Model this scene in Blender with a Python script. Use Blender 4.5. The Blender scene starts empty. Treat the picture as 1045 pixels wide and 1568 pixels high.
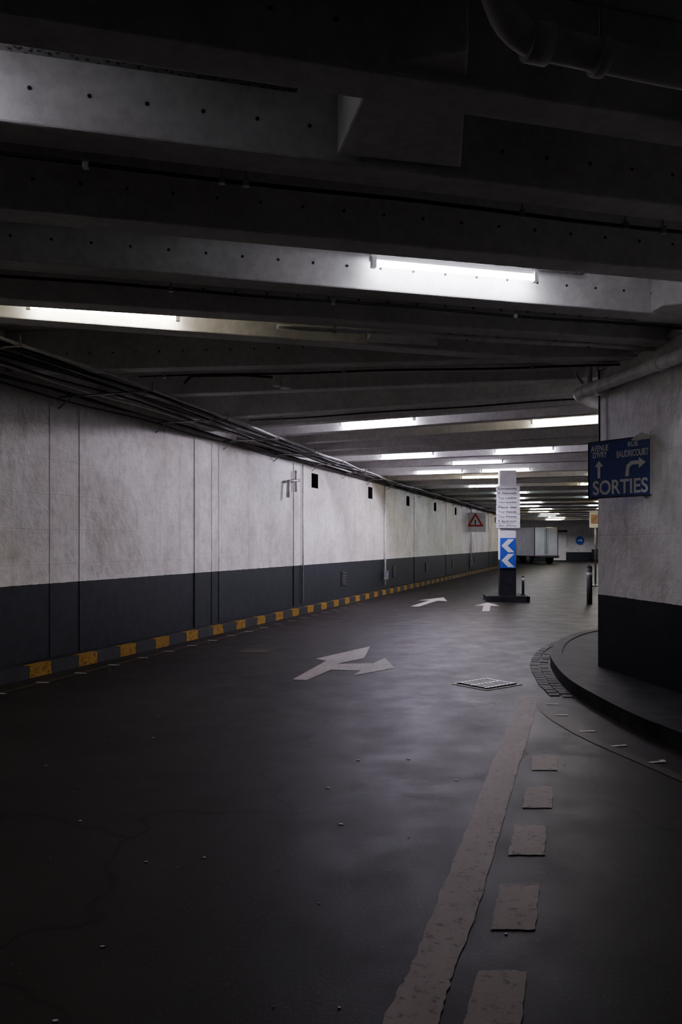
import bpy, bmesh, math, random
from mathutils import Vector, Matrix
random.seed(7)
C=bpy.context; D=bpy.data
EYE=1.5

# ------------------------------------------------------------------ materials
def newmat(name):
    m=D.materials.new(name); m.use_nodes=True
    nt=m.node_tree; b=nt.nodes['Principled BSDF']
    return m,nt,b
def N(nt,t,**k):
    n=nt.nodes.new(t)
    for a,v in k.items(): setattr(n,a,v)
    return n
def ramp(nt,fac,stops):
    r=N(nt,'ShaderNodeValToRGB'); nt.links.new(fac,r.inputs[0])
    cr=r.color_ramp
    while len(cr.elements)<len(stops): cr.elements.new(.5)
    for e,(p,c) in zip(cr.elements,stops):
        e.position=p; e.color=(c,c,c,1) if isinstance(c,(int,float)) else (*c,1)
    return r.outputs[0]
def mix(nt,fac,a,b,mode='MIX'):
    n=N(nt,'ShaderNodeMix',data_type='RGBA',blend_type=mode)
    for i,v in ((0,fac),(6,a),(7,b)):
        if hasattr(v,'is_linked'): nt.links.new(v,n.inputs[i])
        else:
            n.inputs[i].default_value = v if i==0 else ((*v,1) if len(v)==3 else v)
    return n.outputs[2]
def noise(nt,scale,detail=4,vec=None,rough=.55):
    n=N(nt,'ShaderNodeTexNoise'); n.inputs['Scale'].default_value=scale
    n.inputs['Detail'].default_value=detail; n.inputs['Roughness'].default_value=rough
    if vec is not None: nt.links.new(vec,n.inputs['Vector'])
    return n.outputs['Fac']
def objco(nt): return N(nt,'ShaderNodeTexCoord').outputs['Object']
def bump(nt,b,h,strength=.3,dist=.02,prev=None):
    n=N(nt,'ShaderNodeBump'); n.inputs['Strength'].default_value=strength; n.inputs['Distance'].default_value=dist
    nt.links.new(h,n.inputs['Height']); nt.links.new(n.outputs[0],b.inputs['Normal'])
    return n.outputs[0]
def simple(name,col,rough=.6,metal=0,var=.15,scale=6,spec=.5):
    m,nt,b=newmat(name); co=objco(nt)
    f=noise(nt,scale,3,co)
    c=ramp(nt,f,[(.3,tuple(x*(1-var) for x in col)),(.7,tuple(min(1,x*(1+var)) for x in col))])
    nt.links.new(c,b.inputs['Base Color'])
    b.inputs['Roughness'].default_value=rough; b.inputs['Metallic'].default_value=metal
    b.inputs['Specular IOR Level'].default_value=spec
    return m
def emis(name,col,s):
    m,nt,b=newmat(name)
    b.inputs['Base Color'].default_value=(.8,.8,.8,1)
    b.inputs['Emission Color'].default_value=(*col,1); b.inputs['Emission Strength'].default_value=s
    return m
def wallmat(name,along,white,dark,hpaint,brick=(1.7,.42),seam=.6):
    m,nt,b=newmat(name); co=objco(nt)
    dot=N(nt,'ShaderNodeVectorMath',operation='DOT_PRODUCT'); nt.links.new(co,dot.inputs[0]); dot.inputs[1].default_value=(along[0],along[1],0)
    sep=N(nt,'ShaderNodeSeparateXYZ'); nt.links.new(co,sep.inputs[0])
    cmb=N(nt,'ShaderNodeCombineXYZ'); nt.links.new(dot.outputs['Value'],cmb.inputs[0]); nt.links.new(sep.outputs[2],cmb.inputs[1])
    wn_=N(nt,'ShaderNodeTexNoise'); wn_.inputs['Scale'].default_value=1.5; nt.links.new(cmb.outputs[0],wn_.inputs['Vector'])
    wv=N(nt,'ShaderNodeVectorMath',operation='MULTIPLY_ADD'); nt.links.new(wn_.outputs['Color'],wv.inputs[0]); wv.inputs[1].default_value=(.05,.03,0); nt.links.new(cmb.outputs[0],wv.inputs[2])
    br=N(nt,'ShaderNodeTexBrick'); nt.links.new(wv.outputs[0],br.inputs['Vector'])
    br.inputs['Scale'].default_value=1; br.inputs['Brick Width'].default_value=brick[0]; br.inputs['Row Height'].default_value=brick[1]
    br.inputs['Mortar Size'].default_value=.006; br.inputs['Mortar Smooth'].default_value=.9
    br.inputs['Color1'].default_value=(1,1,1,1); br.inputs['Color2'].default_value=(.93,.93,.93,1); br.inputs['Mortar'].default_value=(seam,seam,seam,1)
    n1=noise(nt,.7,6,co,.7); n2=noise(nt,7,5,co,.65)
    base=ramp(nt,n1,[(.32,tuple(x*y for x,y in zip(white,(.68,.65,.61)))),(.56,white)])
    base=mix(nt,.35,base,ramp(nt,n2,[(.34,.5),(.52,1.)]),'MULTIPLY')
    mp=N(nt,'ShaderNodeMapping'); nt.links.new(cmb.outputs[0],mp.inputs[0]); mp.inputs['Scale'].default_value=(4,.3,1)
    st=noise(nt,1.0,5,mp.outputs[0],.75)
    base=mix(nt,.5,base,ramp(nt,st,[(.3,.5),(.46,1.0)]),'MULTIPLY')
    base=mix(nt,.16,base,br.outputs['Color'],'MULTIPLY')
    ch=noise(nt,16,5,co,.8)
    base=mix(nt,ramp(nt,ch,[(.65,0.),(.69,.55)]),base,(.30,.28,.26))
    dk=ramp(nt,n2,[(.3,tuple(x*.75 for x in dark)),(.7,tuple(x*1.25 for x in dark))])
    wob=N(nt,'ShaderNodeMath',operation='MULTIPLY_ADD'); nt.links.new(n2,wob.inputs[0]); wob.inputs[1].default_value=.02; nt.links.new(sep.outputs[2],wob.inputs[2])
    gt=N(nt,'ShaderNodeMath',operation='GREATER_THAN'); nt.links.new(wob.outputs[0],gt.inputs[0]); gt.inputs[1].default_value=hpaint+.01
    nt.links.new(mix(nt,gt.outputs[0],dk,base),b.inputs['Base Color'])
    b.inputs['Roughness'].default_value=.65; b.inputs['Specular IOR Level'].default_value=.10
    hh=N(nt,'ShaderNodeMath',operation='MULTIPLY_ADD'); nt.links.new(br.outputs['Fac'],hh.inputs[0]); hh.inputs[1].default_value=-.3
    mm=N(nt,'ShaderNodeMath',operation='MULTIPLY'); nt.links.new(noise(nt,4,6,co,.65),mm.inputs[0]); mm.inputs[1].default_value=3.0
    nt.links.new(mm.outputs[0],hh.inputs[2])
    ga=N(nt,'ShaderNodeMath',operation='MULTIPLY_ADD'); nt.links.new(gt.outputs[0],ga.inputs[0]); ga.inputs[1].default_value=.75; ga.inputs[2].default_value=.25
    h2=N(nt,'ShaderNodeMath',operation='MULTIPLY'); nt.links.new(hh.outputs[0],h2.inputs[0]); nt.links.new(ga.outputs[0],h2.inputs[1])
    bump(nt,b,h2.outputs[0],.55,.012)
    return m
WS=.33
wd=Vector((WS,1,0)).normalized()
M={}
M['wallL']=wallmat('painted_block_wall',(wd.x,wd.y),(.87,.84,.80),(.013,.0155,.021),1.02)
M['wallR']=wallmat('painted_render_wall',(-.144,.99),(.74,.73,.71),(.008,.0085,.011),.93,brick=(2.6,.8),seam=.7)
M['wallB']=wallmat('painted_back_wall',(1,0),(.75,.77,.8),(.03,.035,.045),.75)
def asphalt():
    m,nt,b=newmat('worn_asphalt'); co=objco(nt)
    big=noise(nt,.35,5,co,.6); mid=noise(nt,2.2,5,co,.7); fine=noise(nt,60,3,co,.65)
    c=ramp(nt,big,[(.3,(.0115,.0098,.0086)),(.7,(.0215,.0188,.0166))])
    c=mix(nt,.6,c,ramp(nt,mid,[(.3,.45),(.65,1.)]),'MULTIPLY')
    c=mix(nt,ramp(nt,fine,[(.58,0.),(.70,.4)]),c,(.06,.054,.048))
    v=N(nt,'ShaderNodeTexVoronoi',feature='DISTANCE_TO_EDGE'); v.inputs['Scale'].default_value=.35
    ad=N(nt,'ShaderNodeVectorMath',operation='ADD'); nt.links.new(co,ad.inputs[0])
    nn=N(nt,'ShaderNodeTexNoise'); nn.inputs['Scale'].default_value=1.3; nt.links.new(co,nn.inputs['Vector']); nt.links.new(nn.outputs['Color'],ad.inputs[1])
    nt.links.new(ad.outputs[0],v.inputs['Vector'])
    c=mix(nt,ramp(nt,v.outputs['Distance'],[(.002,.6),(.009,0.)]),c,(.003,.003,.003))
    nt.links.new(c,b.inputs['Base Color'])
    nt.links.new(ramp(nt,mid,[(.3,.46),(.7,.62)]),b.inputs['Roughness'])
    b.inputs['Specular IOR Level'].default_value=.032
    bump(nt,b,fine,.22,.004)
    return m
M['road']=asphalt()
M['pave']=simple('pavement_concrete',(.020,.0185,.0175),.7,var=.5,scale=5,spec=.04)
M['sett']=simple('granite_setts',(.036,.034,.032),.7,var=.5,scale=9,spec=.06)
def concrete():
    m,nt,b=newmat('raw_concrete_ceiling'); co=objco(nt)
    a=noise(nt,1.2,5,co,.65); f=noise(nt,14,4,co,.6)
    c=ramp(nt,a,[(.3,(.56,.55,.53)),(.68,(.76,.75,.73))])
    c=mix(nt,.4,c,ramp(nt,f,[(.35,.6),(.6,1.)]),'MULTIPLY')
    nt.links.new(c,b.inputs['Base Color']); b.inputs['Roughness'].default_value=.75
    b.inputs['Specular IOR Level'].default_value=.25
    bump(nt,b,f,.25,.01); return m
M['conc']=concrete()
def marking(name,col,wear=.5):
    m,nt,b=newmat(name); co=objco(nt)
    f=noise(nt,22,5,co,.75); g=noise(nt,3,4,co)
    c=ramp(nt,f,[(.34,(.02,.018,.017)),(.34+.2*wear,col)])
    c=mix(nt,.4,c,ramp(nt,g,[(.3,.5),(.6,1.)]),'MULTIPLY')
    nt.links.new(c,b.inputs['Base Color']); b.inputs['Roughness'].default_value=.6
    b.inputs['Specular IOR Level'].default_value=.05
    bump(nt,b,f,.3,.004); return m
M['mark']=marking('worn_white_marking',(.34,.31,.29),.55)
M['mark2']=marking('worn_brownish_marking',(.175,.135,.112),.6)
M['markw']=marking('white_road_paint',(.40,.38,.36),.6)
M['yell']=marking('yellow_curb_paint',(.30,.165,.025),.8)
M['yellf']=marking('faded_yellow_paint',(.05,.034,.018),1.3)
M['blk']=simple('black_curb_paint',(.012,.013,.016),.6,var=.4,spec=.2)
M['dark']=simple('dark_void',(.006,.006,.006),.9)
M['cable']=simple('black_cable_sheath',(.025,.025,.025),.5)
M['pipe']=simple('dusty_grey_pipe',(.62,.61,.59),.5,var=.2,scale=9)
M['pipel']=simple('white_painted_pipe',(.74,.73,.72),.45,var=.2,scale=9)
M['steel']=simple('galvanised_steel',(.3,.3,.3),.4,metal=.7,var=.3,scale=20)
M['fix']=simple('luminaire_housing',(.5,.5,.5),.45)
M['blue']=simple('enamel_blue',(.02,.045,.25),.35,var=.15)
M['bblue']=simple('signal_blue',(.02,.08,.5),.35,var=.1)
M['white']=simple('enamel_white',(.8,.8,.82),.4,var=.08)
M['red']=simple('warning_red',(.5,.04,.02),.4)
M['orange']=simple('orange_poster',(.4,.25,.18),.5,var=.5,scale=8)
M['ink']=simple('ink_black',(.03,.03,.035),.6)
M['litter']=simple('paper_litter',(.30,.28,.26),.6,var=.3,scale=3)
M['rub']=simple('tyre_rubber',(.012,.012,.012),.7)
M['truckw']=simple('truck_white_paint',(.75,.73,.75),.35,var=.1,scale=2)
M['pillarw']=simple('pillar_white_paint',(.78,.76,.78),.55,var=.12,scale=4)
M['iron']=simple('cast_iron_grate',(.03,.03,.03),.4,metal=.6)
M['rlens']=simple('red_lens',(.4,.02,.02),.2)
def tray():
    m,nt,b=newmat('perforated_tray_metal'); co=objco(nt)
    v=N(nt,'ShaderNodeTexVoronoi'); v.inputs['Scale'].default_value=38; nt.links.new(co,v.inputs['Vector'])
    nt.links.new(ramp(nt,v.outputs['Distance'],[(.32,(.015,.015,.015)),(.42,(.22,.215,.21))]),b.inputs['Base Color'])
    b.inputs['Roughness'].default_value=.5; b.inputs['Metallic'].default_value=.3; return m
M['tray']=tray()
E=230
M['tub_c']=emis('tube_cool',(.86,.85,1.0),E*.52)
M['tub_w']=emis('tube_warm',(1.0,.91,.74),E*.50)
M['tub_v']=emis('tube_violet',(.84,.77,1.0),E*1.9)
M['tub_v5']=emis('tube_violet_strong',(.83,.75,1.0),E*3.1)
M['tub_w2']=emis('tube_warm_strong',(1.0,.91,.70),E*1.0)
M['tub_dim']=emis('tube_offside',(.86,.84,1.0),E*.45)
FARC=[((.86,.84,1.0),.8),((.80,1.0,.97),.65),((1.0,.86,.50),.8),((.83,.78,1.0),1.0),((1.,.97,.90),.65)]
for i,(c,s) in enumerate(FARC): M['far%d'%i]=emis('tube_far_%d'%i,c,E*s)

# ------------------------------------------------------------------ mesh builder
class MB:
    def __init__(s): s.bm=bmesh.new(); s.mats=[]
    def mi(s,m):
        m=M[m]
        if m not in s.mats: s.mats.append(m)
        return s.mats.index(m)
    def prism(s,pts,z0,z1,mat):
        i=s.mi(mat); n=len(pts)
        a=sum(pts[k][0]*pts[(k+1)%n][1]-pts[(k+1)%n][0]*pts[k][1] for k in range(n))
        if a<0: pts=pts[::-1]
        lo=[s.bm.verts.new((p[0],p[1],z0)) for p in pts]; hi=[s.bm.verts.new((p[0],p[1],z1)) for p in pts]
        fs=[s.bm.faces.new(hi),s.bm.faces.new(lo[::-1])]
        for k in range(n): fs.append(s.bm.faces.new((lo[k],lo[(k+1)%n],hi[(k+1)%n],hi[k])))
        for f in fs: f.material_index=i
    def box(s,c,size,mat,mtx=None,bev=0):
        i=s.mi(mat); x,y,z=[v/2 for v in size]; c=Vector(c)
        vs=[]
        for sx,sy,sz in ((-1,-1,-1),(1,-1,-1),(1,1,-1),(-1,1,-1),(-1,-1,1),(1,-1,1),(1,1,1),(-1,1,1)):
            v=Vector((sx*x,sy*y,sz*z))+c
            if mtx is not None: v=mtx@v
            vs.append(s.bm.verts.new(v))
        fs=[s.bm.faces.new([vs[k] for k in q]) for q in ((0,3,2,1),(4,5,6,7),(0,1,5,4),(1,2,6,5),(2,3,7,6),(3,0,4,7))]
        for f in fs: f.material_index=i
        if bev:
            es=list({e for f in fs for e in f.edges})
            r=bmesh.ops.bevel(s.bm,geom=es,offset=bev,segments=2,affect='EDGES',profile=.6)
            for f in r['faces']: f.material_index=i
    def cyl(s,p0,p1,r,mat,seg=12,r1=None):
        i=s.mi(mat); p0=Vector(p0); p1=Vector(p1); r1=r if r1 is None else r1
        d=(p1-p0).normalized(); a=d.orthogonal().normalized(); b=d.cross(a)
        A=[];B=[]
        for k in range(seg):
            t=2*math.pi*k/seg; o=a*math.cos(t)+b*math.sin(t)
            A.append(s.bm.verts.new(p0+o*r)); B.append(s.bm.verts.new(p1+o*r1))
        fs=[s.bm.faces.new(A[::-1]),s.bm.faces.new(B)]
        for k in range(seg):
            f=s.bm.faces.new((A[k],A[(k+1)%seg],B[(k+1)%seg],B[k])); f.smooth=True; fs.append(f)
        for f in fs: f.material_index=i
    def tube(s,pts,r,mat,seg=10,fillet=0):
        i=s.mi(mat); P=[Vector(p) for p in pts]
        if fillet and len(P)>2:
            Q=[P[0]]
            for k in range(1,len(P)-1):
                a=(P[k-1]-P[k]); b=(P[k+1]-P[k]); l=min(fillet,a.length*.45,b.length*.45)
                A=P[k]+a.normalized()*l; B=P[k]+b.normalized()*l
                for t in range(7):
                    t/=6; Q.append(A*(1-t)**2+P[k]*2*t*(1-t)+B*t*t)
            Q.append(P[-1]); P=Q
        up=None; rings=[]
        for k,p in enumerate(P):
            d=(P[min(k+1,len(P)-1)]-P[max(k-1,0)]).normalized()
            if up is None: up=d.orthogonal().normalized()
            up=(up-d*up.dot(d)).normalized(); b=d.cross(up)
            rings.append([s.bm.verts.new(p+(up*math.cos(2*math.pi*j/seg)+b*math.sin(2*math.pi*j/seg))*r) for j in range(seg)])
        for A,B in zip(rings,rings[1:]):
            for j in range(seg):
                f=s.bm.faces.new((A[j],A[(j+1)%seg],B[(j+1)%seg],B[j])); f.smooth=True; f.material_index=i
        for R in (rings[0][::-1],rings[-1]):
            f=s.bm.faces.new(R); f.material_index=i
    def poly(s,pts,mat):
        i=s.mi(mat); f=s.bm.faces.new([s.bm.verts.new(p) for p in pts]); f.material_index=i; return f
    def quad(s,a,b,c,d,mat): s.poly((a,b,c,d),mat)
    def obj(s,name,parent=None):
        bmesh.ops.recalc_face_normals(s.bm,faces=s.bm.faces)
        me=D.meshes.new(name); s.bm.to_mesh(me); s.bm.free()
        for m in s.mats: me.materials.append(m)
        o=D.objects.new(name,me); C.scene.collection.objects.link(o)
        if parent: o.parent=parent
        return o
def empty(name,loc=(0,0,0),rz=0):
    e=D.objects.new(name,None); e.empty_display_size=.2; e.location=loc; e.rotation_euler=(0,0,rz)
    C.scene.collection.objects.link(e); return e
def text(body,name,parent,x,z,w,h,mat,y=0.0,thick=.002):
    cu=D.curves.new(name,'FONT'); cu.body=body; cu.align_x='CENTER'; cu.align_y='CENTER'; cu.offset=.02
    cu.extrude=.004; cu.space_line=.8
    t=D.objects.new(name,cu); C.scene.collection.objects.link(t); C.view_layer.update()
    me=D.meshes.new_from_object(t); D.objects.remove(t)
    xs=[v.co.x for v in me.vertices]; ys=[v.co.y for v in me.vertices]
    cx,cy=(min(xs)+max(xs))/2,(min(ys)+max(ys))/2; sx=w/(max(xs)-min(xs)); sy=h/(max(ys)-min(ys))
    for v in me.vertices:
        X,Y,Z=v.co; v.co=Vector((x+(X-cx)*sx, y-thick*.5-(Z*.25), z+(Y-cy)*sy))
    me.materials.clear(); me.materials.append(M[mat])
    o=D.objects.new(name,me); C.scene.collection.objects.link(o); o.parent=parent; return o

# ------------------------------------------------------------------ geometry of the place
def wallX(z,off=0.0):
    return -3.67+WS*(z-9)+off*math.hypot(1,WS)
wn=Vector((1,-WS,0)).normalized()
CEIL=3.85; BB=3.40
ZEND=56.0
f=MB(); f.prism([(-13,-7),(27,-7),(27,69),(-13,69)],-.2,0,'road'); f.obj('floor')
f=MB(); f.prism([(-13,-7),(27,-7),(27,69),(-13,69)],CEIL,CEIL+.2,'conc'); f.obj('ceiling')

w=MB()
niches=[18.3+4.35*k for k in range(9)]
def wp(z,h,off=0): return (wallX(z)+wn.x*off, z+wn.y*off, h)
cuts=[-7.0]
for n_ in niches: cuts+= [n_-.21,n_+.21]
cuts.append(ZEND)
for a,b in zip(cuts,cuts[1:]):
    isn = any(abs((a+b)/2-n_)<.05 for n_ in niches)
    rows=[(0,2.77),(2.77,3.1),(3.1,CEIL)] if isn else [(0,CEIL)]
    for k,(h0,h1) in enumerate(rows):
        if isn and k==1:
            D_=-.3
            w.quad(wp(a,h0,D_),wp(b,h0,D_),wp(b,h1,D_),wp(a,h1,D_),'dark')
            w.quad(wp(a,h0),wp(b,h0),wp(b,h0,D_),wp(a,h0,D_),'dark')
            w.quad(wp(a,h1),wp(b,h1),wp(b,h1,D_),wp(a,h1,D_),'dark')
            w.quad(wp(b,h0),wp(b,h1),wp(b,h1,D_),wp(b,h0,D_),'dark')
            w.quad(wp(a,h0),wp(a,h1),wp(a,h1,D_),wp(a,h0,D_),'dark')
        else:
            w.quad(wp(a,h0),wp(b,h0),wp(b,h1),wp(a,h1),'wallL')
w.quad((wallX(ZEND),ZEND,0),(6,ZEND+.5,0),(6,ZEND+.5,CEIL),(wallX(ZEND),ZEND,CEIL),'wallL')
w.quad((6,ZEND+.5,0),(6,69,0),(6,69,CEIL),(6,ZEND+.5,CEIL),'wallB')
wl=w.obj('wall_left')
w=MB(); w.prism([(6,68),(27,68),(27,68.3),(6,68.3)],0,CEIL,'wallB'); w.obj('wall_back')
w=MB(); w.prism([(-13,-7),(27,-7),(27,-6.7),(-13,-6.7)],0,CEIL,'wallB'); w.obj('wall_front')
w=MB(); w.prism([(26.6,9.7),(26.9,9.7),(26.9,68),(26.6,68)],0,CEIL,'wallB'); w.obj('wall_side')
def rX(z): return 2.89+.145*(8.95-z)
w=MB(); w.prism([(2.89,8.95),(12,9.5),(26.9,9.6),(26.9,9.3),(12.0,9.2),(rX(8.0)+.95,8.55),(rX(-6.7)+.3,-6.7),(rX(-6.7),-6.7)],0,CEIL,'wallR')
w.obj('wall_right')
t=MB()
a=Vector((rX(8.9)-.015,8.9,0)); b=Vector((rX(0)-.015,0,0))
t.prism([(a.x-.03,a.y),(a.x+.012,a.y),(b.x+.012,b.y),(b.x-.03,b.y)],3.42,3.47,'wallR')
t.obj('trim_1')

t=MB()
def wstrip(z,wid,dep,h0,h1,mat):
    h=wid/2*wd.y
    a,b=z-h,z+h
    t.prism([wp(a,0,0)[:2],wp(b,0,0)[:2],wp(b,0,dep)[:2],wp(a,0,dep)[:2]],h0,h1,mat)
for z,wid,dep in ((9.55,.025,.004),(10.1,.05,.006),(12.95,.10,.014),(13.5,.05,.007),(13.75,.05,.007),(17.05,.05,.015),(27.9,.06,.015),(33.5,.08,.015),(40,.08,.015),(46,.08,.015)):
    wstrip(z,wid,dep,.14,3.22,'wallL')
wstrip(9.82,.52,.010,3.16,3.20,'wallL'); wstrip(13.33,.7,.012,3.20,3.25,'wallL')
t.obj('trim_2')

v=MB()
for z in (20.3,25.2,29.8,35.,41.):
    for k in range(5):
        a,b=z-.14,z+.14
        v.prism([wp(a,0,0.001)[:2],wp(b,0,0.001)[:2],wp(b,0,.03)[:2],wp(a,0,.03)[:2]],.45+k*.07,.475+k*.07,'ink')
    v.prism([wp(z-.18,0,0.001)[:2],wp(z+.18,0,0.001)[:2],wp(z+.18,0,.012)[:2],wp(z-.18,0,.012)[:2]],.42,.8,'dark')
v.obj('wall_vents')

c=MB(); per=.83
H=.14
def cp(z,o): 
    p=Vector((wallX(z),z,0))+wn*o; return (p.x,p.y)
z0=8.92-per*18
while z0<ZEND-1:
    for a,b,m in ((z0,z0+.36,'yell'),(z0+.36,z0+per,'blk')):
        if b>-6.5:
            a=max(a,-6.5); g=.004
            c.prism([cp(a+g,0.16),cp(b-g,0.16),cp(b-g,.25),cp(a+g,.25)],0,H-(.0 if m=='yell' else .003),m)
    z0+=per
c.prism([cp(-6.5,.002),cp(ZEND-1,.002),cp(ZEND-1,.158),cp(-6.5,.158)],0,H-.004,'pave')
c.obj('curb_left')

# ------------------------------------------------------------------ right pavement
kerb=[(3.3,-6.5),(3.15,0),(2.85,3),(2.62,4.6),(2.464,5.755),(2.366,6.31),(2.31,7.09),(2.31,8.1),(2.465,9.24),(2.66,10.1),(3.1,11.3),(3.75,12.4),(4.6,13.2),(6.5,14.2),(12,15),(26.5,15.5)]
def smooth(P,n=6):
    out=[]
    for i in range(len(P)-1):
        p0=Vector(P[max(i-1,0)]);p1=Vector(P[i]);p2=Vector(P[i+1]);p3=Vector(P[min(i+2,len(P)-1)])
        for k in range(n):
            t=k/n; out.append(.5*((2*p1)+(-p0+p2)*t+(2*p0-5*p1+4*p2-p3)*t*t+(-p0+3*p1-3*p2+p3)*t**3))
    out.append(Vector(P[-1])); return out
ks=smooth(kerb)
def offs(P,o):
    R=[]
    for i,p in enumerate(P):
        d=(P[min(i+1,len(P)-1)]-P[max(i-1,0)]).normalized(); R.append(p+Vector((d.y,-d.x))*o)
    return R
p=MB()
ki=offs(ks,.14)
for i in range(len(ks)-1):
    p.prism([tuple(v) for v in (ks[i],ks[i+1],ki[i+1],ki[i])],0,.13,'pave')
inner=[tuple(v) for v in ki]+[(26.5,9.62),(12,9.51),(2.9,8.97)]+[(rX(-6.5)-.0,-6.5)]
p.prism(inner,0,.12,'pave')
p.obj('pavement')
p=MB()
def resample(P,step):
    out=[P[0]]; acc=0
    for a,b in zip(P,P[1:]):
        L_=(b-a).length; t=step-acc
        while t<=L_: out.append(a+(b-a)*(t/L_)); t+=step
        acc=(acc+L_)%step
    return out
seg_=[v for v in ks if 7.6<v.y<13.3]
for r_,(o0,o1) in enumerate(((-.03,-.125),(-.145,-.24))):
    A=resample(offs(seg_,o0),.15)
    for i in range(len(A)-1):
        d=(A[i+1]-A[i]).normalized(); n_=Vector((-d.y,d.x))
        st_=A[i]+d*(.07 if r_==1 else 0)
        q=[st_,st_+d*.125,st_+d*.125+n_*.095,st_+n_*.095]
        q=[v+Vector((random.uniform(-.006,.006),random.uniform(-.006,.006))) for v in q]
        p.prism([tuple(v) for v in q],0.0005,.008+random.uniform(0,.005),'sett')
p.obj('sett_gutter')

# ------------------------------------------------------------------ road markings
mk=MB()
ZM=.004
def strip(L,R,mat,zz=ZM):
    for i in range(len(L)-1):
        mk.quad((*L[i],zz),(*R[i],zz),(*R[i+1],zz),(*L[i+1],zz),mat)
L=[(-.55,.6),(-.17,1.6),(.127,2.486),(.249,2.824),(.404,3.339),(.659,4.178),(.981,5.259),(1.469,6.828),(1.749,7.69)]
R=[(-.38,.55),(0.01,1.55),(.290,2.45),(.393,2.781),(.548,3.222),(.812,4.085),(1.121,5.112),(1.578,6.583),(1.888,7.66)]
strip([tuple(v+Vector((random.uniform(-.005,.005),0))) for v in smooth(L,12)],[tuple(v+Vector((random.uniform(-.005,.005),0))) for v in smooth(R,12)],'mark2')
def rough_quad(q):
    pts=[]
    for i in range(4):
        a=Vector(q[i]); b=Vector(q[(i+1)%4])
        for k in range(8):
            v_=a+(b-a)*k/8; pts.append((v_.x+random.uniform(-.004,.004),v_.y+random.uniform(-.005,.005),ZM))
    mk.poly(pts,'mark2')
for q in (((1.346,5.614),(1.53,5.614),(1.425,5.259),(1.261,5.259)),
          ((1.136,4.906),(1.305,4.906),(1.195,4.507),(1.029,4.507)),
          ((.923,4.226),(1.093,4.226),(.98,3.828),(.805,3.828)),
          ((.699,3.486),(.867,3.486),(.752,3.086),(.58,3.086)),
          ((.481,2.79),(.651,2.79),(.535,2.39),(.355,2.39)),
          ((.25,2.08),(.42,2.08),(.30,1.68),(.12,1.68))):
    rough_quad(q)
arr=[(-.535,8.756),(-.375,8.714),(-.12,9.433),(.235,9.385),(.129,9.015),(.648,9.581),(.575,10.398),(.404,9.946),(-.061,9.892),(.303,10.398),(.422,11.58),(-.326,10.34),(-.187,10.167)]
mk.poly([(*a,ZM) for a in arr],'mark')
def arrow(ox,oz,s,ang):
    pts=[(-.08,0),(.08,0),(.08,1.6),(.3,1.5),(0,2.6),(-.3,1.5),(-.08,1.6)]
    ca,sa=math.cos(ang),math.sin(ang)
    mk.poly([(ox+s*(x*ca-y*sa),oz+s*(x*sa+y*ca),ZM) for x,y in pts],'mark')
arrow(1.75,18.9,1.3,-.33); arrow(3.2,17.6,1.0,-.2)
cl=offs(smooth([(1.93,7.5),(1.868,6.96),(1.933,6.246),(2.05,5.72),(2.20,5.14),(2.4,4.2),(2.6,2.8),(2.75,0)]),0)
co_=offs(cl,.09)
strip([tuple(v) for v in cl],[tuple(v) for v in co_],'yellf')
for i in range(1,30,5):
    a=cl[i]; d=(cl[i+1]-cl[i]).normalized(); n_=Vector((-d.y,d.x))
    q=[a-n_*.02,a+d*.03-n_*.02,a+d*.03+n_*.11,a+n_*.11]
    mk.poly([(v.x,v.y,ZM+.002) for v in q],'markw')
mk.quad((*cp(-6,.52),ZM),(*cp(-6,.62),ZM),(*cp(14.5,.62),ZM),(*cp(14.5,.52),ZM),'yellf')
z=5.0
while z<20:
    mk.quad((*cp(z,.50),ZM+.002),(*cp(z,.66),ZM+.002),(*cp(z+.04,.66),ZM+.002),(*cp(z+.04,.50),ZM+.002),'markw'); z+=.62
mk.quad((-1.45,10.9,ZM),(-1.0,10.9,ZM),(-.95,11.3,ZM),(-1.35,11.3,ZM),'yellf')
mk.obj('road_markings')

g=MB()
gc=Vector((1.55,8.47)); ang=math.radians(38)
mt=Matrix.Translation((gc.x,gc.y,0))@Matrix.Rotation(ang,4,'Z')
g.box((0,0,.003),(.56,.50,.006),'markw',mt)
g.box((0,0,.006),(.48,.42,.008),'dark',mt)
for k in range(8): g.box((-.20+k*.057,0,.012),(.018,.42,.012),'iron',mt)
for k in (-1,0,1): g.box((0,k*.19,.013),(.48,.02,.013),'iron',mt)
g.obj('drain_grate')

l=MB()
def bit(x,y,s):
    if abs(x-1.52)<.45 and abs(y-8.47)<.45: return
    n=random.randint(4,6); a0=random.random()*6
    pts=[(x+s*random.uniform(.5,1)*math.cos(a0+2*math.pi*k/n)*1.5,y+s*random.uniform(.5,1)*math.sin(a0+2*math.pi*k/n)) for k in range(n)]
    l.prism(pts,.0005,.004,'litter')
for x,y,s in ((-.917,3.75,.010),(-.887,2.96,.008),(-.898,2.5,.008),(.002,4.25,.012),(-.078,4.88,.011),(-1.41,4.3,.010),(-.65,3.8,.008),(.47,5.53,.011),(.12,5.5,.01),(-.005,2.57,.006),(.73,5.04,.011),(-1.99,5.37,.012),(-1.45,6.14,.012),(2.22,5.5,.02),(2.1,5.41,.016)):
    bit(x,y,s)
for k in range(190):
    z=random.uniform(.5,22); x=random.uniform(wallX(z,.4),2.0+max(0,z-9)*.3)
    bit(x,z,random.choice((.003,.003,.004,.006)))
for k in range(60):
    z=random.uniform(0,24); p2=Vector(cp(z,random.uniform(.28,.8))); bit(p2.x,p2.y,random.uniform(.004,.010))
l.obj('paper_litter')

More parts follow.
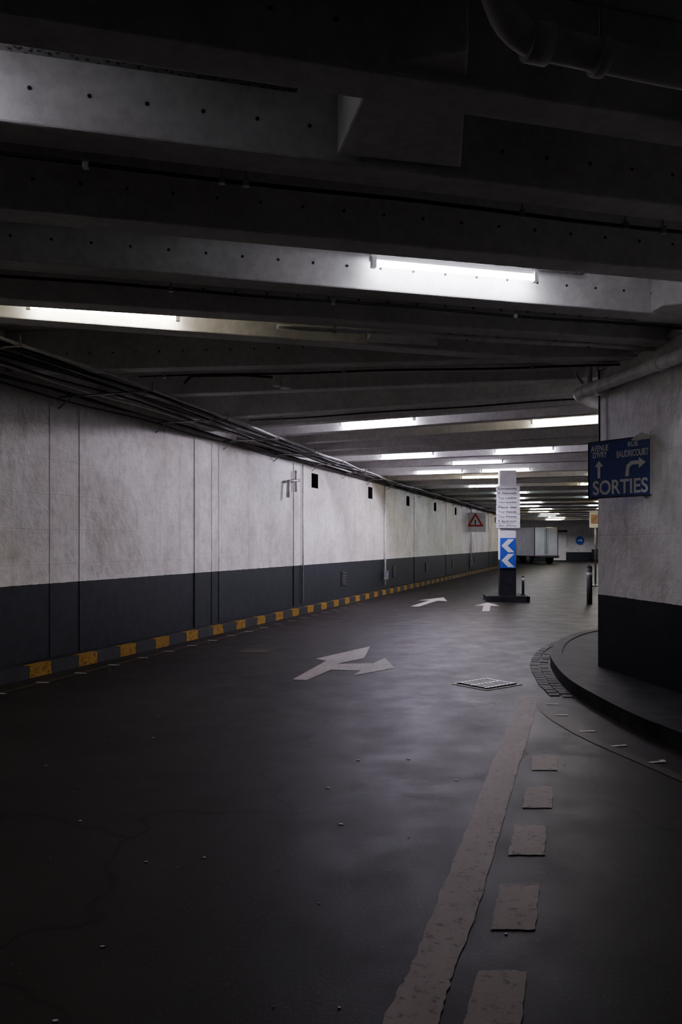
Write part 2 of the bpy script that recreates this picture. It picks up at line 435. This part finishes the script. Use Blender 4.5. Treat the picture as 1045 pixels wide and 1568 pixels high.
# ------------------------------------------------------------------ ceiling beams
beams=[(-5.8,.27),(-4.8,.27),(-3.8,.27),(-2.8,.27),(-1.8,.27),(-.8,.27),(.2,.27),(1.2,.27),(2.2,.27),(3.17,.27),
       (4.01,.26),(4.98,.244),(5.96,.257),(6.78,.23),(7.6,.3),(8.41,-.11),(9.8,-.2),(11.3,-.41),(12.4,-.47),(13.45,-.5),(14.8,-.5),(16.1,-.47),(17.3,-.44),(18.5,-.4),(20.4,-.35),(22.7,-.33)]
z=24.7
while z<72: beams.append((z,-.3)); z+=2.0
bm_=MB(); holes=MB()
BW=.21
def bl(z0,m): return (-3.67+WS*(z0-9))/(1-WS*m)
def brr(z0,m):
    X=(2.89+.145*(8.95-z0))/(1+.145*m)
    if z0+m*X<8.93: return X
    X=(z0-8.95+.1745)/(.0604-m)
    if X<12: return X
    X2=(z0-9.4)/(-m)
    return min(X2,26.6)
for i,(z0,m) in enumerate(beams):
    xl=bl(z0,m); 
    if z0+m*xl>ZEND: xl=6.0
    xr=brr(z0,m)
    if z0+m*xl>67.7: 
        xl=(67.7-z0)/m if m else xl
    if xr-xl<.5: continue
    if z0+m*xl<-6.6: xl=(-6.6-z0)/m
    d=Vector((1,m)).normalized(); n_=Vector((-d.y,d.x))
    a=Vector((xl,z0+m*xl)); b=Vector((xr,z0+m*xr))
    bot=BB+(.0 if i%2 else .012)
    bm_.prism([tuple(a),tuple(b),tuple(b+n_*BW),tuple(a+n_*BW)],bot,CEIL,'conc')
    if 0<z0<9.5:
        s=random.uniform(.05,.2); Ln=(b-a).length
        while s<Ln:
            q=a+d*s
            holes.cyl((q.x-n_.x*.001,q.y-n_.y*.001,BB+.18),(q.x-n_.x*.004,q.y-n_.y*.004,BB+.18),.010,'dark',8)
            s+=.262
bm_.prism([(0.14,3.24),(.5,3.12),(.62,4.12),(-.02,3.98)],BB+.04,CEIL,'conc')
bm_.prism([(.3,7.0),(.62,7.0),(.95,7.8),(.25,7.65)],BB+.03,CEIL,'conc')
bm_.prism([(3.02,6.3),(2.6,6.45),(2.55,6.9),(3.02,7.0)],BB+.02,CEIL,'conc')
cb=bm_.obj('ceiling_beams'); holes.obj('tie_holes',cb)
bv=cb.modifiers.new('b','BEVEL'); bv.width=.012; bv.segments=2

# ------------------------------------------------------------------ lamps
def lamp(z0,m,xc,mat,ln=1.3,h=.19,gap=.07):
    d=Vector((1,m)).normalized(); n_=Vector((-d.y,d.x)); L2=ln/2
    c0=Vector((xc,z0+m*xc))-n_*gap; Z=BB+h
    b=MB(); P=lambda s,o,zz:(c0.x+d.x*s+n_.x*o,c0.y+d.y*s+n_.y*o,Z+zz)
    b.tube([P(-L2+.04,0,0),P(L2-.04,0,0)],.018,mat,6)
    mt=Matrix.Translation((c0.x,c0.y,Z))@Matrix.Rotation(math.atan2(d.y,d.x),4,'Z')
    b.box((0,.02,.047),(ln,.06,.035),'fix',mt)
    for sgn in (-1,1):
        b.box((sgn*(L2-.02),0,.01),(.035,.055,.075),'fix',mt)
        b.box((sgn*L2*.6,(gap+.04)/2-.002,.05),(.04,gap-.045,.03),'steel',mt)
    return b.obj('fluorescent_lamp')
lamp(5.96,.257,.85,'tub_c',1.36,.17,.12)
lamp(7.6,.3,-2.07,'tub_w',1.28,.10,.09)
lamp(4.01,.26,-2.36,'tub_dim',1.3,.17,.10)
lamp(13.45,-.5,.62,'tub_v',1.35,.1)
lamp(14.8,-.5,3.75,'tub_w2',1.3,.1)
lamp(18.5,-.4,1.5,'tub_v5',1.25,.08)
lamp(18.5,-.4,3.9,'tub_v',1.25,.08)
lamp(20.4,-.35,3.3,'tub_v',1.25,.05)
lamp(22.7,-.33,2.7,'tub_v5',1.3,.05)
lamp(22.7,-.33,4.4,'far0',1.3,.05)
k=0
fb=[b_ for b_ in beams if b_[0]>=24]
for i,(z0,m) in enumerate(fb):
    if i%2==0: lanes=(2.4,5.9)
    else: lanes=(10.5,) if i%4==1 else ()
    for off in lanes:
        x=bl(z0,m)+off+(.4 if i%4==0 else 0); k+=1
        if z0+m*x>66 or x>25: continue
        lamp(z0,m,x,'far%d'%((k*2+i)%5),1.25,.05)
for z0,x,mm in ((62.7,10.2,'far0'),(64.7,8.6,'far3'),(68.7,17.2,'far0'),(70.7,21.0,'far3'),(70.7,17.5,'far4')):  # extra lamps, added to brighten the truck side and back wall
    lamp(z0,-.3,x,mm,1.25,.05)

# ------------------------------------------------------------------ cables along left wall
def spread(z): return 1.0 if z<10 else (.28 if z>24 else 1-.72*(z-10)/14)
cb=MB()
for j,(o,h,r) in enumerate(((.06,3.36,.018),(.14,3.33,.014),(.42,3.365,.02),(.60,3.34,.016),(.72,3.37,.022),(.86,3.345,.015),(1.02,3.37,.026),(1.10,3.33,.013),(1.22,3.36,.018),(.05,3.28,.012),(.95,3.31,.012))):
    pts=[]; z=-6
    while z<55:
        o2=max(.05,o*spread(z))+.012*math.sin(z*1.3+j*2)+.015*math.sin(z*.37+j)*(o>.2)
        p_=Vector(wp(z,0,max(o2,.04)))
        pts.append((p_.x,p_.y,h-.026+.012*math.sin(z*2.1+j*1.7))); z+=.45
    cb.tube(pts,r,'cable' if j not in (2,8) else 'pipe',6)
cbl=cb.obj('cable_bundle')
b=MB(); z=-5
while z<54:
    w_=1.3*spread(z)
    p0=Vector(wp(z,3.28,0)); p1=Vector(wp(z,3.28,w_))
    b.tube([p0,p1],.012,'steel',6); b.tube([p1,p1+Vector((0,0,.10))],.010,'steel',6)
    b.tube([p0-Vector((0,0,.14)),p0+wn*.2],.009,'steel',6)
    z+=2.1
b.obj('cable_brackets',cbl)

def along(z0,m,x0,x1,h,off,r,mat,name,hang=(),seg=8):
    b=MB(); d=Vector((1,m)).normalized(); n_=Vector((-d.y,d.x))
    P=lambda x,zz:(x+n_.x*off,z0+m*x+n_.y*off,BB+zz)
    n=14; pts=[]
    for k in range(n+1):
        x=x0+(x1-x0)*k/n; pts.append(P(x,h+.006*math.sin(x*3)))
    b.tube(pts,r,mat,seg)
    for x in hang:
        b.cyl(P(x,h),P(x,max(.02,h+.1)),.006,'steel',6)
        b.box(P(x,h),(.03,.03,r*2+.02),'steel')
    return b.obj(name)
along(4.01,.26,-3.6,3.4,-.02,.26,.012,'cable','ceiling_conduit',(-1.2,-.55,-.43,1.1,1.75,2.0))
along(5.96,.257,-3.0,3.2,-.02,.24,.012,'cable','ceiling_conduit',(-1.2,0,1.5))
along(6.78,.23,-.5,3.1,-.02,.24,.022,'pipe','ceiling_conduit',(0,1.2,2.4))
along(8.41,-.11,-2.3,2.9,-.03,.27,.012,'cable','ceiling_conduit',(-2,0,2))
along(11.3,-.41,-1.5,3.5,-.03,.27,.012,'cable','ceiling_conduit',(-1,1,3))
def trayf(z0,m,x0,x1,off,h,name='cable_tray',wid=.1):
    b=MB(); d=Vector((1,m)).normalized(); n_=Vector((-d.y,d.x))
    mid=Vector(((x0+x1)/2,z0+m*(x0+x1)/2))+n_*off; ln=(x1-x0)*math.hypot(1,m)
    mt=Matrix.Translation((mid.x,mid.y,BB+h))@Matrix.Rotation(math.atan2(m,1),4,'Z')
    b.box((0,0,0),(ln,wid,.003),'tray',mt)
    b.box((0,-wid/2,.02),(ln,.003,.04),'tray',mt); b.box((0,wid/2,.02),(ln,.003,.04),'tray',mt)
    for k in range(int(ln/1.2)+1): b.box((-ln/2+.15+k*1.2,0,.1),(.02,wid,.01),'steel',mt)
    for k in range(int(ln/1.2)+1): b.cyl(mt@Vector((-ln/2+.15+k*1.2,0,.0)),mt@Vector((-ln/2+.15+k*1.2,0,CEIL-BB-h-.002)),.005,'steel',6)
    return b.obj(name)
trayf(4.01,.26,-3.9,-.25,-.2,.25)
trayf(5.96,.257,-3.9,.3,-.09,.29,wid=.08)
trayf(5.96,.257,.3,1.95,-.07,.27,wid=.1)

# ------------------------------------------------------------------ big pipes
b=MB()
b.tube([(-.62,8.95,3.30),(-.62,8.9,3.44),(-.3,8.92,3.46),(2.6,8.72,3.44)],.05,'pipe',14,fillet=.12)
b.tube([(-.62,8.95,3.24),(-.62,8.95,3.36)],.066,'pipe',14)
b.tube([(-.72,8.93,3.40),(-.72,8.93,3.26)],.045,'pipe',12)
b.tube([(-.72,8.93,3.36),(-1.1,9.0,3.40),(-1.7,9.0,3.39),(-1.78,9.05,3.32)],.014,'cable',8,fillet=.05)
for x in (-.15,1.2,2.4): b.cyl((x,8.91-.07*(x+.3)/1,3.45),(x+.05,8.905-.07*(x+.3),3.45),.058,'pipe',14)
b.obj('drain_pipe')
b=MB()
b.tube([(.50,2.35,3.62),(.46,2.60,3.44),(.60,2.80,3.28),(1.25,2.96,3.25),(2.6,3.30,3.26),(3.4,3.48,3.27)],.055,'pipe',18,fillet=.12)
for p0,p1 in (((.66,2.815,3.275),(.74,2.835,3.272)),((.92,2.88,3.262),(.96,2.888,3.26)),((1.9,3.12,3.255),(1.95,3.13,3.255))):
    b.cyl(p0,p1,.068,'pipe',18)
b.cyl((.485,2.45,3.55),(.475,2.51,3.505),.068,'pipe',18)
b.cyl((.94,2.88,3.28),(.94,2.88,3.84),.006,'steel',6)
b.cyl((2.4,3.25,3.28),(2.4,3.25,3.84),.006,'steel',6)
b.obj('overhead_pipe')
b=MB()
o=.12
pts=[(rX(-2)-o,-2,3.16),(rX(4)-o,4,3.165),(rX(7)-o,7,3.175),(rX(9.15)-o-.04,9.14,3.21),(2.95,9.32,3.14),(3.5,9.27,3.12)]
b.tube(pts,.066,'pipel',18,fillet=.12)
for z in (5.5,7.4,8.6):
    b.cyl((rX(z)-o,z,3.18),(rX(z)-o-.005,z+.05,3.18),.078,'pipel',16); b.cyl((rX(z)-o,z,3.18),(rX(z)+.01,z,3.18),.012,'steel',8)
b.obj('wall_pipe')
b=MB()
b.tube([(rX(-2)-.06,-2,3.72),(rX(7)-.06,7,3.72),(rX(8.8)-.08,8.85,3.72),(rX(8.9)-.1,8.95,3.55),(rX(8.9)-.1,8.95,3.30)],.03,'pipel',12,fillet=.12)
b.tube([(rX(8.9)-.03,8.85,3.66),(rX(8.9)-.03,8.83,2.58)],.012,'cable',8)
b.tube([(2.74,9.0,3.30),(2.66,9.0,3.4),(2.66,9.0,3.52)],.018,'pipe',8)
for z in (5,6.6,8.2): b.cyl((rX(z)-.06,z,3.72),(rX(z)+.01,z,3.72),.012,'steel',8)
b.obj('wall_conduit')

# ------------------------------------------------------------------ SORTIES sign
sl=Vector((2.63,8.45)); sr=Vector((3.05,7.83)); mid=(sl+sr)/2; dv=sr-sl; W=dv.length
sg=empty('exit_direction_sign',(mid.x,mid.y,2.27),math.atan2(dv.y,dv.x))
b=MB()
b.box((0,.03,0),(W,.06,.58),'blue')
b.box((0,.03,-.292),(W+.012,.07,.012),'ink'); b.box((-W/2,.03,0),(.012,.07,.59),'ink'); b.box((W/2,.03,-.02),(.012,.07,.55),'pipel')  # right edge coloured pale to paint in its lit side
b.box((-.1,.03,.292),(W-.2,.07,.012),'ink')
b.poly([(W/2-.22,-.003,.29),(W/2-.10,-.003,.335),(W/2-.02,-.003,.30),(W/2,-.003,.345),(W/2,-.003,.26),(W/2-.22,-.003,.26)],'pipe')
b.cyl((.22,.06,.1),(.22,.20,.1),.015,'steel'); b.cyl((.22,.06,-.1),(.22,.20,-.1),.015,'steel')
b.obj('panel',sg)
text('SORTIES','lettering_main',sg,.01,-.19,.66,.15,'white')
text("AVENUE\nD'IVRY",'lettering_left',sg,-.235,.19,.22,.13,'white')
text("BAUDRICOURT",'lettering_right',sg,.16,.14,.37,.07,'white')
text("RUE",'lettering_right_top',sg,.17,.23,.12,.05,'white')
b=MB(); y=-.006
b.poly([(-.258,y,-.09),(-.222,y,-.09),(-.222,y,.03),(-.185,y,.03),(-.24,y,.095),(-.295,y,.03),(-.258,y,.03)],'white')
b.poly([(.08,y,-.09),(.125,y,-.09),(.13,y,-.01),(.16,y,.02),(.24,y,.02),(.24,y,-.02),(.32,y,.035),(.24,y,.09),(.24,y,.06),(.15,y,.06),(.095,y,.02)],'white')
b.obj('arrows',sg)

# ------------------------------------------------------------------ pillar with signs
pe=empty('pillar_with_island',(4.33,20.75,0),math.radians(-6))
b=MB()
isl=[(-.55,-.28),(-.45,-.40),(.45,-.40),(.55,-.28),(.55,.9),(.4,1.05),(-.4,1.05),(-.55,.9)]
b.prism(isl,0,.14,'blk')
b.prism([(x*.93,(y-.3)*.93+.3) for x,y in isl],.14,.15,'pave')
b.box((0,0,.6),(.42,.42,.95),'blk',bev=.02); b.box((0,0,2.23),(.42,.42,2.32),'pillarw',bev=.02)
b.obj('pillar',pe)
b=MB()
b.box((0,-.24,2.43),(.58,.03,1.1),'pipe'); 
for k in range(9): b.box((random.uniform(-.006,.006),-.26,1.95+k*.12),(.60,.02,.106),'white')
b.obj('notice_board',pe)
names=['Av. d\'Ivry','R. Baudricourt','Tour Athenes','Tour Helsinki','Place des','Olympiades','Tour Londres','R. Nationale','Livraisons']
for k,nm in enumerate(names): text(nm,'notice_text_%d'%k,pe,-.02,1.95+k*.12,.46,.06,'ink',y=-.272)
b=MB()
b.box((0,-.235,1.25),(.40,.03,.78),'bblue',bev=.008)
for cz in (1.44,1.06):
    b.poly([(-.17,-.254,cz),(.0,-.254,cz+.17),(.16,-.254,cz+.17),(-.01,-.254,cz),(.16,-.254,cz-.17),(.0,-.254,cz-.17)],'white')
b.obj('chevron_sign',pe)
b=MB()
b.cyl((.42,.1,.14),(.42,.1,.65),.035,'ink'); b.cyl((.42,.1,.5),(.42,.1,.6),.037,'white'); b.cyl((.42,.1,.14),(.42,.1,.18),.06,'ink')
b.obj('short_post',pe)

# ------------------------------------------------------------------ wall furniture
ts=empty('warning_sign',(wallX(38.9,.35),38.9,2.55),math.radians(-8))
b=MB()
def tri(r,y,mat,zc=0):
    b.poly([(r*math.cos(a),y,zc+r*math.sin(a)) for a in (math.pi/2,math.pi/2+2.0944,math.pi/2+4.18879)],mat)
b.box((0,.03,-.02),(1.0,.03,.95),'white'); tri(.46,.008,'red'); tri(.29,.0,'white'); b.box((0,-.005,-.02),(.06,.004,.22),'ink')
b.box((0,.15,0),(.05,.25,.05),'steel'); b.obj('plate',ts)
b=MB()
b.tube([wp(17.0,2.6,.07),wp(17.0,3.05,.07)],.03,'pipe',8); b.tube([wp(16.5,2.78,.07),wp(17.1,2.85,.12)],.03,'steel',8); b.tube([wp(16.5,2.45,.1),wp(16.55,2.8,.1)],.04,'pipe',8)
b.obj('pipe_bracket')
b=MB()
for z in (24.0,39.5):
    b.tube([wp(z,.25,.05),wp(z,3.23,.05)],.03,'pipel',8)
    b.box(wp(z,.55,.08),(.14,.08,.26),'steel'); b.box(wp(z,.58,.13),(.07,.02,.08),'bblue')
b.tube([wp(17.5,.2,.03),wp(17.5,3.23,.03)],.018,'pipel',8)
b.obj('wall_downpipe')
b=MB()
for k in range(6): b.box((10.9,50.5,.35+k*.2),(.45,.08,.2),'yell' if k%2 else 'ink')
b.box((10.9,50.55,.125),(.55,.4,.25),'ink'); b.obj('striped_barrier')
b=MB()
b.cyl((6.15,19.7,.0),(6.15,19.7,.9),.07,'ink',14); b.cyl((6.15,19.7,.9),(6.15,19.7,.97),.07,'ink',14,r1=.03); b.cyl((6.15,19.7,.7),(6.15,19.7,.78),.072,'pipe',14)
b.obj('bollard')
b=MB()
b.cyl((8.95,28.0,0),(8.95,28,2.7),.035,'steel',10); b.box((8.95,27.95,2.35),(.45,.03,.6),'white'); b.box((8.95,27.93,2.35),(.36,.02,.3),'orange'); b.cyl((8.95,28,0),(8.95,28,.04),.12,'steel')
b.obj('poster_stand')

# ------------------------------------------------------------------ truck
te=empty('delivery_truck',(15.1,58.6,0),math.radians(18))
b=MB()
b.box((0,1.9,1.62),(2.0,3.8,2.1),'truckw',bev=.03)
b.box((0,1.9,.52),(1.7,4.6,.14),'ink')
b.box((0,-.05,.50),(1.9,.12,.16),'ink')
for x in (-.49,.49):
    b.box((x,-.012,1.62),(.92,.03,1.95),'truckw',bev=.01)
    b.cyl((x*.25,-.04,.75),(x*.25,-.04,2.5),.018,'steel',8)
b.box((0,-.02,1.62),(.03,.03,1.98),'ink')
for x in (-.98,.98): b.box((x,-.02,1.62),(.05,.05,2.12),'ink')
for x in (-.8,.8): b.box((x,-.12,.52),(.22,.04,.1),'rlens')
b.box((0,-.12,.52),(.5,.02,.12),'white')
b.obj('cargo_box',te)
b=MB()
b.box((0,4.7,1.25),(1.9,1.5,1.4),'truckw',bev=.12); b.box((0,4.6,2.05),(1.75,1.1,.5),'truckw',bev=.15)
for x in (-.96,.96): b.box((x,4.7,1.6),(.02,.8,.5),'ink')
b.obj('cab',te)
b=MB()
for yy in (.9,4.6):
    for x in (-.85,.85):
        b.cyl((x-.12,yy,.40),(x+.12,yy,.40),.40,'rub',24); b.cyl((x-.13,yy,.40),(x+.13,yy,.40),.2,'steel',16)
b.obj('wheels',te)
b=MB(); b.cyl((20.4,67.98,1.75),(20.4,67.92,1.75),.36,'bblue',28)
b.poly([(20.2,67.91,1.7),(20.45,67.91,1.7),(20.45,67.91,1.6),(20.62,67.91,1.75),(20.45,67.91,1.9),(20.45,67.91,1.8),(20.2,67.91,1.8)],'white'); b.obj('round_sign')
b=MB()
for k in range(14): b.box((18.3,67.95,.14+k*.17),(1.8,.05+.03*(k%2),.16),'truckw')
b.box((18.3,67.94,2.55),(2.0,.1,.15),'ink'); b.obj('roller_shutter')
b=MB()
b.box((21.6,66.8,.5),(.9,.7,.8),'ink',bev=.05); b.box((21.6,66.8,.95),(.96,.76,.1),'blk',bev=.03)
for x in (21.25,21.95): b.cyl((x-.03,66.5,.1),(x+.03,66.5,.1),.1,'rub')
b.obj('wheeled_bin')

wd_=D.worlds.new('world'); C.scene.world=wd_; wd_.use_nodes=True
wd_.node_tree.nodes['Background'].inputs[0].default_value=(0,0,0,1); wd_.node_tree.nodes['Background'].inputs[1].default_value=0
cam=D.cameras.new('camera'); co=D.objects.new('camera',cam); C.scene.collection.objects.link(co)
co.location=(0,0,EYE); co.rotation_euler=(math.radians(90),0,0)
cam.sensor_fit='VERTICAL'; cam.sensor_height=36; cam.sensor_width=24; cam.lens=1220/1568*36; cam.shift_y=48/1568
cam.clip_start=.05; cam.clip_end=200
C.scene.camera=co
